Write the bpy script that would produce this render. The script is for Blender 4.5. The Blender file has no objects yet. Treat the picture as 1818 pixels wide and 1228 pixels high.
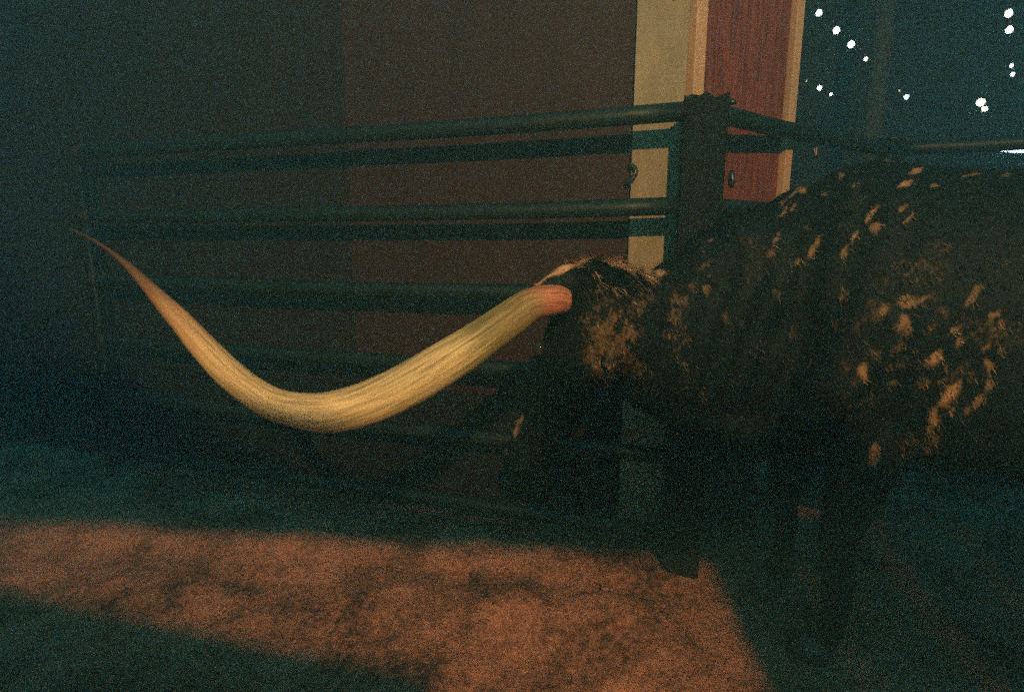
import bpy, bmesh, math, random
import numpy as np
from mathutils import Vector, Matrix, noise
from mathutils.bvhtree import BVHTree
random.seed(7); rng = np.random.default_rng(7)
S = bpy.context.scene
COL = S.collection
PI = math.pi

# ------------------------------------------------------------------ camera
F = 1000.0                      # focal length in pixels of the 1818 px wide photograph
PITCH = math.atan(184.0 / F)
EYE = Vector((0, 0, 1.30))
cam_d = bpy.data.cameras.new('camera'); cam = bpy.data.objects.new('camera', cam_d); COL.objects.link(cam)
cam_d.sensor_width = 36; cam_d.lens = 36 * F / 1818.0
cam.location = EYE; cam.rotation_euler = (PI / 2 - PITCH, 0, 0)
cam_d.clip_start = 0.02; cam_d.clip_end = 500
cam_d.dof.use_dof = True; cam_d.dof.focus_distance = 1.9; cam_d.dof.aperture_fstop = 2.8
S.camera = cam
CP, SP = math.cos(PITCH), math.sin(PITCH)

def at(px, py, Y):
    """a world point seen in the photograph at (px, py), Y metres ahead"""
    r = (px - 909) / F; u = (614 - py) / F
    dy = CP + u * SP; dz = -SP + u * CP
    return Vector((r / dy * Y, Y, EYE.z + dz / dy * Y))

# ------------------------------------------------------------------ night sky, lamp, exposure
S.view_settings.view_transform = 'Standard'; S.view_settings.look = 'None'
S.view_settings.exposure = 0.0; S.view_settings.gamma = 1.0; S.view_settings.use_curve_mapping = False
w = bpy.data.worlds.new('World'); S.world = w; w.use_nodes = True
nt = w.node_tree; nt.nodes.clear()
N = nt.nodes.new; Lk = nt.links.new
out = N('ShaderNodeOutputWorld'); bg = N('ShaderNodeBackground'); Lk(bg.outputs[0], out.inputs[0])
tc = N('ShaderNodeTexCoord')
dot = N('ShaderNodeVectorMath'); dot.operation = 'DOT_PRODUCT'
dot.inputs[1].default_value = Vector((0.12, -0.76, 0.64)).normalized()   # teal glow added behind and overhead to light the air and dark surfaces
Lk(tc.outputs['Generated'], dot.inputs[0])
mr = N('ShaderNodeMapRange'); mr.interpolation_type = 'SMOOTHSTEP'
mr.inputs[1].default_value = 0.22; mr.inputs[2].default_value = 0.85
mr.inputs[3].default_value = 0.0; mr.inputs[4].default_value = 1.0
Lk(dot.outputs['Value'], mr.inputs[0])
mx = N('ShaderNodeMix'); mx.data_type = 'RGBA'
mx.inputs[6].default_value = (0.0030, 0.0050, 0.0065, 1)
mx.inputs[7].default_value = (0.008, 0.42, 0.50, 1)
Lk(mr.outputs[0], mx.inputs[0]); Lk(mx.outputs[2], bg.inputs[0]); bg.inputs[1].default_value = 1.0

LAMP = Vector((0.25, -2.5, 3.05))
ld = bpy.data.lights.new('yard_light', 'SPOT'); ld.energy = 1550; ld.color = (1.0, 0.56, 0.20)
ld.shadow_soft_size = 0.045; ld.spot_size = math.radians(104); ld.spot_blend = 0.9
lo = bpy.data.objects.new('yard_light', ld); COL.objects.link(lo); lo.location = LAMP
lo.rotation_euler = (Vector((0.25, 2.2, 1.1)) - LAMP).to_track_quat('-Z', 'Y').to_euler()

# film grain comes from the sampler: few samples per pixel, no denoiser
c = S.cycles
c.use_denoising = False
c.use_adaptive_sampling = True; c.adaptive_threshold = 0.22; c.adaptive_min_samples = 6
c.volume_bounces = 2; c.max_bounces = 5; c.diffuse_bounces = 3; c.glossy_bounces = 3
c.sample_clamp_indirect = 0.25; c.filter_width = 1.5

# ------------------------------------------------------------------ helpers
def tag(o, label=None, cat=None, group=None, kind=None):
    if label: o['label'] = label
    if cat: o['category'] = cat
    if group: o['group'] = group
    if kind: o['kind'] = kind
    return o

def empty(name, loc=(0, 0, 0)):
    o = bpy.data.objects.new(name, None); COL.objects.link(o); o.location = loc; return o

def link(name, me, mat, parent=None, smooth=False):
    o = bpy.data.objects.new(name, me); COL.objects.link(o)
    if mat: me.materials.append(mat)
    if smooth:
        me.polygons.foreach_set('use_smooth', [True] * len(me.polygons))
    if parent:
        o.parent = parent; o.matrix_parent_inverse = Matrix.Translation(-Vector(parent.location))
    return o

def bmobj(name, bm, mat, parent=None, smooth=False):
    bmesh.ops.recalc_face_normals(bm, faces=bm.faces)
    me = bpy.data.meshes.new(name); bm.to_mesh(me); bm.free()
    return link(name, me, mat, parent, smooth)

def ring_loft(bm, rings, cap=True):
    rs = [[bm.verts.new(p) for p in r] for r in rings]
    n = len(rs[0])
    for a, b in zip(rs[:-1], rs[1:]):
        for i in range(n):
            bm.faces.new((a[i], a[(i + 1) % n], b[(i + 1) % n], b[i]))
    if cap:
        bm.faces.new(rs[0][::-1]); bm.faces.new(rs[-1])
    return rs

def tube(bm, pts, radii, n=16, cap=True, jitter=0.0, side=None):
    pts = [Vector(p) for p in pts]
    if not hasattr(radii, '__len__'): radii = [radii] * len(pts)
    rings = []
    for i, p in enumerate(pts):
        t = (pts[min(i + 1, len(pts) - 1)] - pts[max(i - 1, 0)]).normalized()
        s = side if side is not None else (Vector((0, 0, 1)) if abs(t.z) < 0.9 else Vector((1, 0, 0)))
        a = t.cross(s).normalized(); b = t.cross(a).normalized()
        r = radii[i]
        ra, rb = (r if hasattr(r, '__len__') else (r, r))
        rings.append([p + a * (ra * math.cos(2 * PI * k / n)) * (1 + jitter * random.uniform(-1, 1))
                      + b * (rb * math.sin(2 * PI * k / n)) * (1 + jitter * random.uniform(-1, 1)) for k in range(n)])
    ring_loft(bm, rings, cap)

def catmull(pts, k=8):
    P = [np.array(p, float) for p in pts]
    P = [2 * P[0] - P[1]] + P + [2 * P[-1] - P[-2]]
    o = []
    for i in range(1, len(P) - 2):
        for j in range(k):
            t = j / k
            o.append(0.5 * ((2 * P[i]) + (-P[i - 1] + P[i + 1]) * t + (2 * P[i - 1] - 5 * P[i] + 4 * P[i + 1] - P[i + 2]) * t ** 2
                            + (-P[i - 1] + 3 * P[i] - 3 * P[i + 1] + P[i + 2]) * t ** 3))
    o.append(P[-2]); return o

def box_on(bm, A, B, z0, z1, front, back, nrm):
    """box whose plan is the line A-B (xy), from `front` to `back` along nrm (towards the viewer negative)"""
    A = Vector((A[0], A[1], 0)); B = Vector((B[0], B[1], 0)); nrm = Vector((nrm[0], nrm[1], 0))
    v = [bm.verts.new(p + nrm * o + Vector((0, 0, z))) for z in (z0, z1) for p, o in ((A, front), (B, front), (B, back), (A, back))]
    for f in ((0, 1, 2, 3), (4, 5, 6, 7), (0, 1, 5, 4), (1, 2, 6, 5), (2, 3, 7, 6), (3, 0, 4, 7)):
        bm.faces.new([v[i] for i in f])

def bev(o, wd=0.004, seg=2):
    m = o.modifiers.new('b', 'BEVEL'); m.width = wd; m.segments = seg; m.limit_method = 'ANGLE'; return o

# ------------------------------------------------------------------ materials
def mat(name, base, rough=0.8, noise_scale=8, dark=0.6, light=1.25, bump=0.2, bump_scale=60, stretch=(1, 1, 1),
        metallic=0.0, detail=6, spec=0.4, col2=None, sheen=0.0):
    m = bpy.data.materials.new(name); m.use_nodes = True
    n = m.node_tree; P = n.nodes['Principled BSDF']; L = n.links.new
    P.inputs['Roughness'].default_value = rough; P.inputs['Metallic'].default_value = metallic
    P.inputs['Specular IOR Level'].default_value = spec
    if sheen:
        P.inputs['Sheen Weight'].default_value = sheen; P.inputs['Sheen Roughness'].default_value = 0.45
    t = n.nodes.new('ShaderNodeTexCoord'); mp = n.nodes.new('ShaderNodeMapping'); mp.inputs['Scale'].default_value = stretch
    L(t.outputs['Object'], mp.inputs[0])
    nz = n.nodes.new('ShaderNodeTexNoise'); nz.inputs['Scale'].default_value = noise_scale; nz.inputs['Detail'].default_value = detail
    nz.inputs['Roughness'].default_value = 0.65
    L(mp.outputs[0], nz.inputs['Vector'])
    cr = n.nodes.new('ShaderNodeValToRGB')
    c2 = col2 or base
    cr.color_ramp.elements[0].position = 0.3; cr.color_ramp.elements[1].position = 0.72
    cr.color_ramp.elements[0].color = tuple(x * dark for x in c2) + (1,)
    cr.color_ramp.elements[1].color = tuple(min(0.9, x * light) for x in base) + (1,)
    L(nz.outputs['Fac'], cr.inputs[0]); L(cr.outputs[0], P.inputs['Base Color'])
    b = n.nodes.new('ShaderNodeBump'); b.inputs['Strength'].default_value = bump; b.inputs['Distance'].default_value = 0.01
    nb = n.nodes.new('ShaderNodeTexNoise'); nb.inputs['Scale'].default_value = bump_scale; nb.inputs['Detail'].default_value = 5
    L(mp.outputs[0], nb.inputs['Vector']); L(nb.outputs['Fac'], b.inputs['Height']); L(b.outputs[0], P.inputs['Normal'])
    return m

M = {}
M['pipe'] = mat('green_painted_steel', (0.008, 0.017, 0.013), rough=0.5, noise_scale=14, dark=0.45, bump=0.08, bump_scale=90, spec=0.3)
M['oldwood'] = mat('weathered_timber', (0.009, 0.011, 0.009), rough=0.9, spec=0.1, noise_scale=10, dark=0.4, bump=0.45, bump_scale=26, stretch=(6, 6, 0.5))
M['board'] = mat('aged_cream_board', (0.27, 0.215, 0.135), rough=0.7, noise_scale=4.5, dark=0.62, light=1.2, bump=0.15, bump_scale=30, stretch=(2, 2, 0.6))
M['trim'] = mat('pale_trim_board', (0.52, 0.32, 0.19), rough=0.65, noise_scale=4, dark=0.82, light=1.1, bump=0.1, bump_scale=30, stretch=(2, 2, 0.6))
M['red'] = mat('red_stained_siding', (0.185, 0.040, 0.024), rough=0.75, noise_scale=7, dark=0.35, light=1.35, bump=0.45, bump_scale=20, stretch=(9, 9, 0.55))
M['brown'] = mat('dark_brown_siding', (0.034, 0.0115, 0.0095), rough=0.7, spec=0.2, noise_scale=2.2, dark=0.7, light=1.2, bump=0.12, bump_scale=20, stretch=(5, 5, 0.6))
M['siding_dim'] = mat('black_brown_dimmed_boards', (0.017, 0.009, 0.0075), rough=0.7, spec=0.2, noise_scale=2.2, dark=0.7, light=1.2, bump=0.12, bump_scale=20, stretch=(5, 5, 0.6))  # darker copy of the brown siding, in place of lamplight fading leftwards
M['near_black'] = mat('near_black_tone', (0.008, 0.007, 0.006), rough=0.8, spec=0.15, noise_scale=3, stretch=(5, 5, .6))  # puts shade into the colour of the wall foot; also on the end post
M['plank'] = mat('rough_planks', (0.20, 0.16, 0.11), rough=0.9, noise_scale=5, bump=0.5, bump_scale=18, stretch=(1, 1, 8))
M['iron'] = mat('dark_iron', (0.012, 0.012, 0.011), rough=0.4, spec=0.9, noise_scale=30)
M['roof'] = mat('tar_roofing', (0.05, 0.05, 0.05), rough=0.95)
M['leaf'] = mat('dark_foliage', (0.05, 0.07, 0.04), rough=0.9, noise_scale=2, dark=0.5)
M['bark'] = mat('dark_bark', (0.09, 0.075, 0.06), rough=0.95, bump=0.6, stretch=(5, 5, .6))
M['lit_tip'] = mat('lit_tip_steel', (0.03, 0.017, 0.012), rough=0.8)
M['hoof'] = mat('dark_hoof', (0.04, 0.035, 0.03), rough=0.5)
M['rock'] = mat('dirt_clod', (0.40, 0.17, 0.10), rough=0.97, noise_scale=40, bump=0.6)

def emit(name, col, s):
    m = bpy.data.materials.new(name); m.use_nodes = True; n = m.node_tree; P = n.nodes['Principled BSDF']
    P.inputs['Base Color'].default_value = (0.8, 0.8, 0.8, 1)
    P.inputs['Emission Color'].default_value = col + (1,); P.inputs['Emission Strength'].default_value = s
    return m
M['bulb'] = emit('glowing_bulb', (1.0, 0.93, 0.80), 3)
M['bulb_cool'] = emit('glowing_cool_bulb', (0.80, 0.92, 1.0), 3)
M['bulb_dim'] = emit('glowing_dim_bulb', (0.9, 0.75, 0.5), 2.0)
M['tube'] = emit('glowing_tube', (0.78, 0.88, 1.0), 3)
M['flood'] = emit('glowing_floodlight', (1.0, 0.62, 0.25), 20)

# ground: reddish dirt
def ground_mat():
    m = bpy.data.materials.new('trampled_dirt'); m.use_nodes = True
    n = m.node_tree; P = n.nodes['Principled BSDF']; L = n.links.new; P.inputs['Roughness'].default_value = 0.97
    P.inputs['Specular IOR Level'].default_value = 0.1
    t = n.nodes.new('ShaderNodeTexCoord')
    def nz(s, d=6, r=0.7):
        x = n.nodes.new('ShaderNodeTexNoise'); x.inputs['Scale'].default_value = s; x.inputs['Detail'].default_value = d
        x.inputs['Roughness'].default_value = r; L(t.outputs['Object'], x.inputs['Vector']); return x
    a, b = nz(3.0, 5, .6), nz(38, 6, .75)
    cr = n.nodes.new('ShaderNodeValToRGB'); e = cr.color_ramp.elements
    e[0].position = 0.40; e[0].color = (0.070, 0.032, 0.022, 1); e[1].position = 0.57; e[1].color = (0.68, 0.275, 0.175, 1)
    ad = n.nodes.new('ShaderNodeMath'); ad.operation = 'MULTIPLY_ADD'; ad.inputs[1].default_value = 0.45
    L(b.outputs['Fac'], ad.inputs[0])
    s2 = n.nodes.new('ShaderNodeMath'); s2.operation = 'MULTIPLY'; s2.inputs[1].default_value = 0.55; L(a.outputs['Fac'], s2.inputs[0])
    L(s2.outputs[0], ad.inputs[2]); L(ad.outputs[0], cr.inputs[0]); L(cr.outputs[0], P.inputs['Base Color'])
    bp = n.nodes.new('ShaderNodeBump'); bp.inputs['Strength'].default_value = 1.0; bp.inputs['Distance'].default_value = 0.02
    c_ = nz(70, 6, .8); L(c_.outputs['Fac'], bp.inputs['Height']); L(bp.outputs[0], P.inputs['Normal'])
    return m
M['dirt'] = ground_mat()

HOOF = [(random.uniform(-2.1, .75), random.uniform(1.35, 2.2), random.uniform(0, 3.1)) for _ in range(26)]
def gz(x, y):
    near = max(0.0, 1 - max(0, math.hypot(x, y - 1.5) - 4) / 4)
    v = noise.noise(Vector((x * 1.1 + 3.1, y * 1.5, 0.3))) * 0.070
    v += noise.noise(Vector((x * 3.3, y * 3.9, 4.0))) * 0.036
    v += noise.noise(Vector((x * 9.0, y * 9.0, 9.0))) * 0.014
    v += noise.noise(Vector((x * 22.0, y * 22.0, 2.0))) * 0.006
    for (mx_, my_, mh, mw) in ((-1.80, 2.36, .085, .34), (-1.15, 2.20, .05, .2), (-.84, 2.16, .085, .17), (-.62, 2.2, .05, .16), (-.20, 2.18, .08, .2), (.15, 2.12, .045, .18), (.50, 2.02, .04, .16),
                             (-1.3, 1.95, .04, .3), (-.6, 1.8, .045, .2), (-.05, 1.75, .05, .16), (.35, 1.72, .04, .2), (-.3, 1.5, .04, .2), (.2, 1.45, .035, .14)):
        v += mh * math.exp(-((x - mx_) / mw) ** 2 - ((y - my_) / (mw * .5)) ** 2)
    for (hx, hy, ha) in HOOF:
        dx_ = (x - hx) * math.cos(ha) + (y - hy) * math.sin(ha); dy_ = -(x - hx) * math.sin(ha) + (y - hy) * math.cos(ha)
        q_ = (dx_ / .062) ** 2 + (dy_ / .050) ** 2
        if q_ < 6: v += -.020 * math.exp(-q_ ** 2 * .6) + .009 * math.exp(-(q_ - 1.7) ** 2 * 2.2) + .007 * math.exp(-(dy_ / .008) ** 2) * math.exp(-q_)
    # the low heaped ridge along the foot of the fence
    f = y - (2.08 - 0.318 * (x - 0.62))
    v += 0.055 * math.exp(-((f + 0.42) / 0.16) ** 2) * (0.5 + 0.5 * math.sin(x * 4.3 + 0.8))
    return v * near

def axis(vals):
    o = []
    for a, b, s in vals:
        n = max(1, int(round((b - a) / s))); o += [a + (b - a) * i / n for i in range(n)]
    return o + [vals[-1][1]]
xs = axis([(-12, -10, 1), (-10, -3.2, .4), (-3.2, 2.6, .026), (2.6, 10, .4), (10, 12, 1)])
ys = axis([(-9, -8, 1), (-8, 0.6, .4), (0.6, 3.2, .026), (3.2, 10, .4), (10, 11, 1)])
vs = [(x, y, gz(x, y)) for y in ys for x in xs]
nx = len(xs)
fs = [(j * nx + i, j * nx + i + 1, (j + 1) * nx + i + 1, (j + 1) * nx + i) for j in range(len(ys) - 1) for i in range(nx - 1)]
me = bpy.data.meshes.new('ground'); me.from_pydata(vs, [], fs)
tag(link('ground', me, M['dirt'], smooth=True), kind='structure')

# clods and grit: nobody could count them
bm = bmesh.new()
for _ in range(2600):
    x = random.uniform(-2.4, 1.3); y = random.uniform(1.2, 2.3)
    r = random.choice([.002, .003, .003, .004, .005, .006, .008]) * random.uniform(.7, 1.3)
    z = gz(x, y) + r * 0.3
    vv = bmesh.ops.create_icosphere(bm, subdivisions=1, radius=r)['verts']
    sc = Vector((random.uniform(.7, 1.5), random.uniform(.7, 1.5), random.uniform(.4, .8)))
    for v in vv:
        v.co = Vector((v.co.x * sc.x, v.co.y * sc.y, v.co.z * sc.z)) * random.uniform(.8, 1.2) + Vector((x, y, z))
tag(bmobj('dirt_clods', bm, M['dirt']), 'small clods and grit strewn over the lit dirt', 'dirt clods', kind='stuff')

# ------------------------------------------------------------------ barn
PO = Vector((0.68, 2.09, 0))            # timber corner post
LD = Vector((-0.953, 0.303, 0))         # left run of the fence and left barn wall
LN = Vector((0.303, 0.953, 0))          # away from the viewer
RD = Vector((0.79, 0.61, 0)).normalized()
bc = at(1212, 300, 2.31); bc.z = 0      # barn corner
barn = empty('barn', (bc.x, bc.y, 0))
tag(barn, 'dark brown barn with cream corner board and red end wall, behind the rails', 'barn')
RW = (at(1406, 200, 2.56) - bc); RW.z = 0; RWL = RW.length; RWD = RW.normalized(); RWN = Vector((-RWD.y, RWD.x, 0))
H = 3.4
def P2(o, d, s): return (o.x + d.x * s, o.y + d.y * s)
DS = 1.52                                # where the siding gives way to boards coloured darker for fading lamplight
bm = bmesh.new()
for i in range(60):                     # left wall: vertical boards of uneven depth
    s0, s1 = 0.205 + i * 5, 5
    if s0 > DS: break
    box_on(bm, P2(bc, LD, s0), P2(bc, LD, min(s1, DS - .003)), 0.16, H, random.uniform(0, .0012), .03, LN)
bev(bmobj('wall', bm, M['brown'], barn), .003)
bm = bmesh.new()
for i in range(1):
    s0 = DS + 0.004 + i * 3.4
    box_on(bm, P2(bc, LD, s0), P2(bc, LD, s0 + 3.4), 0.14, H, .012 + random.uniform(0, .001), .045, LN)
o = bev(bmobj('dim_wall', bm, M['siding_dim'], barn), .003); o['label'] = 'left stretch of wall, coloured darker for the fading lamplight'
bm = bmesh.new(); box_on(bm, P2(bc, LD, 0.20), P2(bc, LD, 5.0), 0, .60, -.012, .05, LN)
bev(bmobj('kick_shade', bm, M['near_black'], barn), .004)  # foot board raised and blackened to stand in for shade low on the wall
bm = bmesh.new(); box_on(bm, P2(bc, LD, 0.002), P2(bc, LD, 0.198), 0, H, -.022, .03, LN)
bev(bmobj('corner_board', bm, M['board'], barn), .003)
bm = bmesh.new(); box_on(bm, P2(bc, RWD, 0.004), P2(bc, RWD, 0.058), 0, H, -.030, .03, RWN)
bev(bmobj('corner_trim', bm, M['trim'], barn), .003)
bm = bmesh.new()
nb = 6; bwid = (RWL - .045 - .062) / nb
for i in range(nb):
    s0 = .060 + i * bwid
    box_on(bm, P2(bc, RWD, s0), P2(bc, RWD, s0 + bwid - .003), 0, H, random.uniform(0, .005), .03, RWN)
bev(bmobj('red_siding', bm, M['red'], barn), .003)
bm = bmesh.new(); box_on(bm, P2(bc, RWD, RWL - .042), P2(bc, RWD, RWL), 0, H, -.022, .03, RWN)
bev(bmobj('corner_trim', bm, M['trim'], barn), .003)
bm = bmesh.new()                        # core of the building so that it has depth, and roof
e = P2(bc, RWD, RWL - .01); a0 = P2(bc, LD, 0.03)
cp = [bc + LN * .06 + LD * .02, bc + LD * 5.0 + LN * .06, bc + LD * 5.0 + LN * 3.6, bc + RWD * (RWL - .02) + LN * 3.2, bc + RWD * (RWL - .02) + RWN * .04]
lo_ = [bm.verts.new((p.x, p.y, 0)) for p in cp]; hi_ = [bm.verts.new((p.x, p.y, H - .02)) for p in cp]
for i in range(5): bm.faces.new((lo_[i], lo_[(i + 1) % 5], hi_[(i + 1) % 5], hi_[i]))
bm.faces.new(hi_)
bmobj('back_walls', bm, M['brown'], barn)
bm = bmesh.new()
ctr = sum(cp, Vector()) / 5
ov = [ctr + (p - ctr) * 1.06 for p in cp]
b0 = [bm.verts.new((p.x, p.y, H)) for p in ov]; b1 = [bm.verts.new((p.x, p.y, H + .08)) for p in ov]
for i in range(5): bm.faces.new((b0[i], b0[(i + 1) % 5], b1[(i + 1) % 5], b1[i]))
ap = bm.verts.new((ctr.x, ctr.y, H + .9)); bm.faces.new(b0[::-1])
for i in range(5): bm.faces.new((b1[i], b1[(i + 1) % 5], ap))
bmobj('roof', bm, M['roof'], barn)
# iron hook on the cream board's edge, two nail knots high up
bm = bmesh.new()
hk = bc + LD * .205 - LN * .030 + Vector((0, 0, at(1140, 308, 2.37).z))
tube(bm, catmull([hk + Vector((0, 0, .03)), hk + Vector((.018, -.012, .018)), hk + Vector((.022, -.02, -.004)), hk + Vector((.008, -.015, -.028)), hk + Vector((-.01, -.004, -.038))], 4), .010, 8)
bmobj('hook', bm, M['iron'], barn, True)
for (px, py, r) in ((1197, 6, .006), (1206, 1, .005), (1188, 2, .004)):
    bm = bmesh.new(); bmesh.ops.create_icosphere(bm, subdivisions=2, radius=r)
    q = at(px, py, 2.345); d = (bc - q).dot(LN) - .023
    bmesh.ops.translate(bm, verts=bm.verts, vec=q + LN * d)
    bmobj('nail_head', bm, M['iron'], barn, True)

# ------------------------------------------------------------------ pipe panels and posts
RZ = [1.755, 1.430, 1.104, 0.780, 0.470, 0.150]
def panel(name, A, B, label, rad=.033, sag=.008, zs=RZ, uprights=(0, 1), sleeve=False):
    A = Vector(A); B = Vector(B); t = empty(name, (A.x, A.y, 0)); tag(t, label, 'fence panel', 'pipe rail panels of the pen')
    for z in zs:
        bm = bmesh.new(); n = 14; pts = []
        ph = random.uniform(0, 6)
        for i in range(n + 1):
            s = i / n; p = A.lerp(B, s)
            pts.append((p.x, p.y, z - sag * math.sin(PI * s) + .003 * math.sin(ph + 7 * s)))
        tube(bm, pts, rad, 14); bmobj('rail', bm, M['pipe'], t, True)
        if sleeve:
            bm = bmesh.new(); q = A.lerp(B, .983); q2 = A.lerp(B, 1.0)
            tube(bm, [(q.x, q.y, z), (q2.x, q2.y, z)], rad + .003, 14); bmobj('lit_tip_sleeve', bm, M['lit_tip'], t, True)  # sleeves added in a warm colour for lamplight catching the rail tips
    for s in uprights:
        p = A.lerp(B, s); bm = bmesh.new()
        tube(bm, [(p.x, p.y, .04), (p.x, p.y, zs[0])], .013, 10); bmobj('upright', bm, M['pipe'], t, True)
    return t
endL = PO + LD * 3.05
pA = at(1210, 300, 2.105)
panel('pipe_panel', (pA.x, pA.y, 0), endL, 'long six rail pipe panel before the brown wall, left of the timber post', sleeve=True)
R0 = PO + RD * .05; R1 = at(1572, 250, 2.93)
panel('pipe_panel', (R0.x, R0.y, 0), (R1.x, R1.y, 0), 'short pipe panel running back from the timber post past the red barn end')
R2 = at(1600, 246, 2.90); R3 = at(1900, 234, 2.62)
panel('pipe_panel', (R2.x, R2.y, 0), (R3.x + .9 * (R3.x - R2.x), R3.y + .9 * (R3.y - R2.y), 0), 'pipe panel beyond the steer at the right edge, glint on its top rail')

def timber(name, c_, wx, wy, h, label, jag=.012):
    t = empty(name, (c_.x, c_.y, 0)); tag(t, label, 'post')
    bm = bmesh.new(); n = 6; rings = []
    base = []
    for k in range(4 * n):
        s = k // n; f = (k % n) / n * 2 - 1
        q = ((f, -1), (1, f), (-f, 1), (-1, -f))[s]
        base.append(q)
    K = 18
    for j in range(K + 1):
        z = h * j / K - .05 * (j == 0)
        rr = []
        for q in base:
            dd = 1 + .05 * noise.noise(Vector((q[0] * 2, q[1] * 2, z * 3)))
            cut = (abs(q[0]) + abs(q[1]) > 1.85) * -.05
            rr.append(Vector((c_.x, c_.y, 0)) + LD * (-q[0] * wx / 2 * (dd + cut)) + LN * (q[1] * wy / 2 * (dd + cut))
                      + Vector((0, 0, z + (random.uniform(-jag, jag) if j == K else 0))))
        rings.append(rr)
    rs = ring_loft(bm, rings, cap=False)
    top = rs[-1]; cc = bm.verts.new(sum((v.co for v in top), Vector()) / len(top) - Vector((0, 0, .01)))
    for i in range(len(top)): bm.faces.new((top[i], top[(i + 1) % len(top)], cc))
    bmobj('timber', bm, M['oldwood'], t, False); return t
tp = timber('corner_post', PO + LN * .02, .148, .15, 1.795, 'thick weathered timber post with a splintered top where the pipe panels meet')
# iron strap and chain bits on the timber post
def lump(name, c_, r, sc, parent, mt='iron'):
    bm = bmesh.new(); bmesh.ops.create_icosphere(bm, subdivisions=2, radius=r)
    for v in bm.verts:
        v.co = Vector((v.co.x * sc[0], v.co.y * sc[1], v.co.z * sc[2])) * (1 + .25 * noise.noise(v.co * 60)) + c_
    return bmobj(name, bm, M[mt], parent, True)
lump('hinge_strap', at(1300, 181, 2.08), .014, (1, 1, .8), tp)
lump('hinge_strap', at(1299, 318, 2.08), .020, (.6, 1, 1.6), tp)
ep = empty('end_post', endL); tag(ep, 'slim steel post at the dim left end of the long pipe panel', 'post')
bm = bmesh.new(); tube(bm, [endL + LD * .07 + Vector((0, 0, -.05)), endL + LD * .07 + Vector((0, 0, 1.80))], .020, 16)
bmobj('shaft', bm, M['near_black'], ep, True)
bm = bmesh.new(); tube(bm, [endL + LD * .07 + Vector((0, 0, 1.822)), endL + LD * .07 + Vector((0, 0, 1.835))], .022, 16)
bmobj('cap', bm, M['pipe'], ep, True)
cpn = at(1584, 250, 3.0); cpn.z = 0
cq = empty('corner_post', cpn); tag(cq, 'round steel post at the far corner behind the steer\'s shoulder hump', 'post')
bm = bmesh.new(); tube(bm, [cpn + Vector((0, 0, -.05)), cpn + Vector((0, 0, 1.80))], .055, 16); bmobj('shaft', bm, M['pipe'], cq, True)
bm = bmesh.new(); tube(bm, [cpn + Vector((0, 0, 1.802)), cpn + Vector((0, 0, 1.82))], .06, 16); bmobj('cap', bm, M['pipe'], cq, True)
# chain hanging from the top rail
bm = bmesh.new(); q0 = at(1450, 240, 2.58)
for k in range(5):
    cc = q0 + Vector((.003 * math.sin(k * 2), 0, -.018 * k)); ring = []
    for a in range(12):
        t_ = 2 * PI * a / 12; ring.append(cc + (Vector((math.cos(t_) * .006, 0, math.sin(t_) * .013)) if k % 2 else Vector((0, math.cos(t_) * .006, math.sin(t_) * .013))))
    tube(bm, ring + [ring[0]], .0022, 6, cap=False, side=Vector((.3, 1, .2)))
tag(bmobj('chain', bm, M['trim'], None, True), 'short rusty chain hanging under the top rail right of the red barn end', 'chain')

# ------------------------------------------------------------------ things in the dark beyond
pp = at(1568, 60, 4.9); pp.z = 0
ut = empty('wooden_pole', pp); tag(ut, 'tall dark wooden pole faint against the night between the two groups of lights', 'pole')
bm = bmesh.new(); tube(bm, [pp + Vector((0, 0, -.1)), pp + Vector((0, 0, 2.4)), pp + Vector((0, 0, 4.28))], [.08, .076, .072], 16)
bmobj('shaft', bm, M['bark'], ut, True)
bm = bmesh.new(); box_on(bm, (pp.x - .6, pp.y - .16), (pp.x + .6, pp.y - .16), 4.1, 4.2, 0, .08, (0, 1)); bmobj('crossarm', bm, M['bark'], ut)

# shed added to block sky glow, so the air around the bulbs stays dark
sh = empty('shade_shed', (2.0, 5.0, 0)); tag(sh, 'large unlit open fronted shed added round the bulbs to shade the far air', 'shed')
bm = bmesh.new(); box_on(bm, (1.6, 2.8), (11.0, 2.8), 4.3, 4.45, 0, 4.1, (0, 1)); bmobj('roof', bm, M['roof'], sh)
bm = bmesh.new(); box_on(bm, (2.0, 6.5), (10.9, 6.5), 0, 4.297, 0, .15, (0, 1)); bmobj('back_wall', bm, M['roof'], sh)
bm = bmesh.new(); box_on(bm, (2.2, 5.2), (2.3, 5.2), 0, 4.297, 0, 1.29, (0, 1)); bmobj('side_wall', bm, M['roof'], sh)
for sx in (8.5, 10.6):
    bm = bmesh.new(); box_on(bm, (sx, 3.5), (sx + .2, 3.5), 0, 4.297, 0, .25, (0, 1)); bmobj('post', bm, M['bark'], sh)
def bulb(px, py, rpx, Y, mt, label, grp='glowing bulbs hanging beyond the fence', elong=1.12):
    Y *= .44; c_ = at(px, py, Y); r = rpx / F * (c_ - EYE).length * 0.60
    t = empty('light_bulb', c_); tag(t, label, 'light bulb', grp)
    bm = bmesh.new(); bmesh.ops.create_uvsphere(bm, u_segments=16, v_segments=12, radius=r)
    for v in bm.verts:
        v.co.z *= elong
        if v.co.z > 0: v.co.x *= 1 - .25 * v.co.z / r; v.co.y *= 1 - .25 * v.co.z / r
        v.co += c_
    bmobj('glass', bm, M[mt], t, True)
    bm = bmesh.new(); tube(bm, [c_ + Vector((0, 0, r * 1.02)), c_ + Vector((0, 0, r * 1.7))], r * .4, 10); bmobj('socket', bm, M['iron'], t, True)
    return c_ + Vector((0, 0, r * 1.7))
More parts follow.
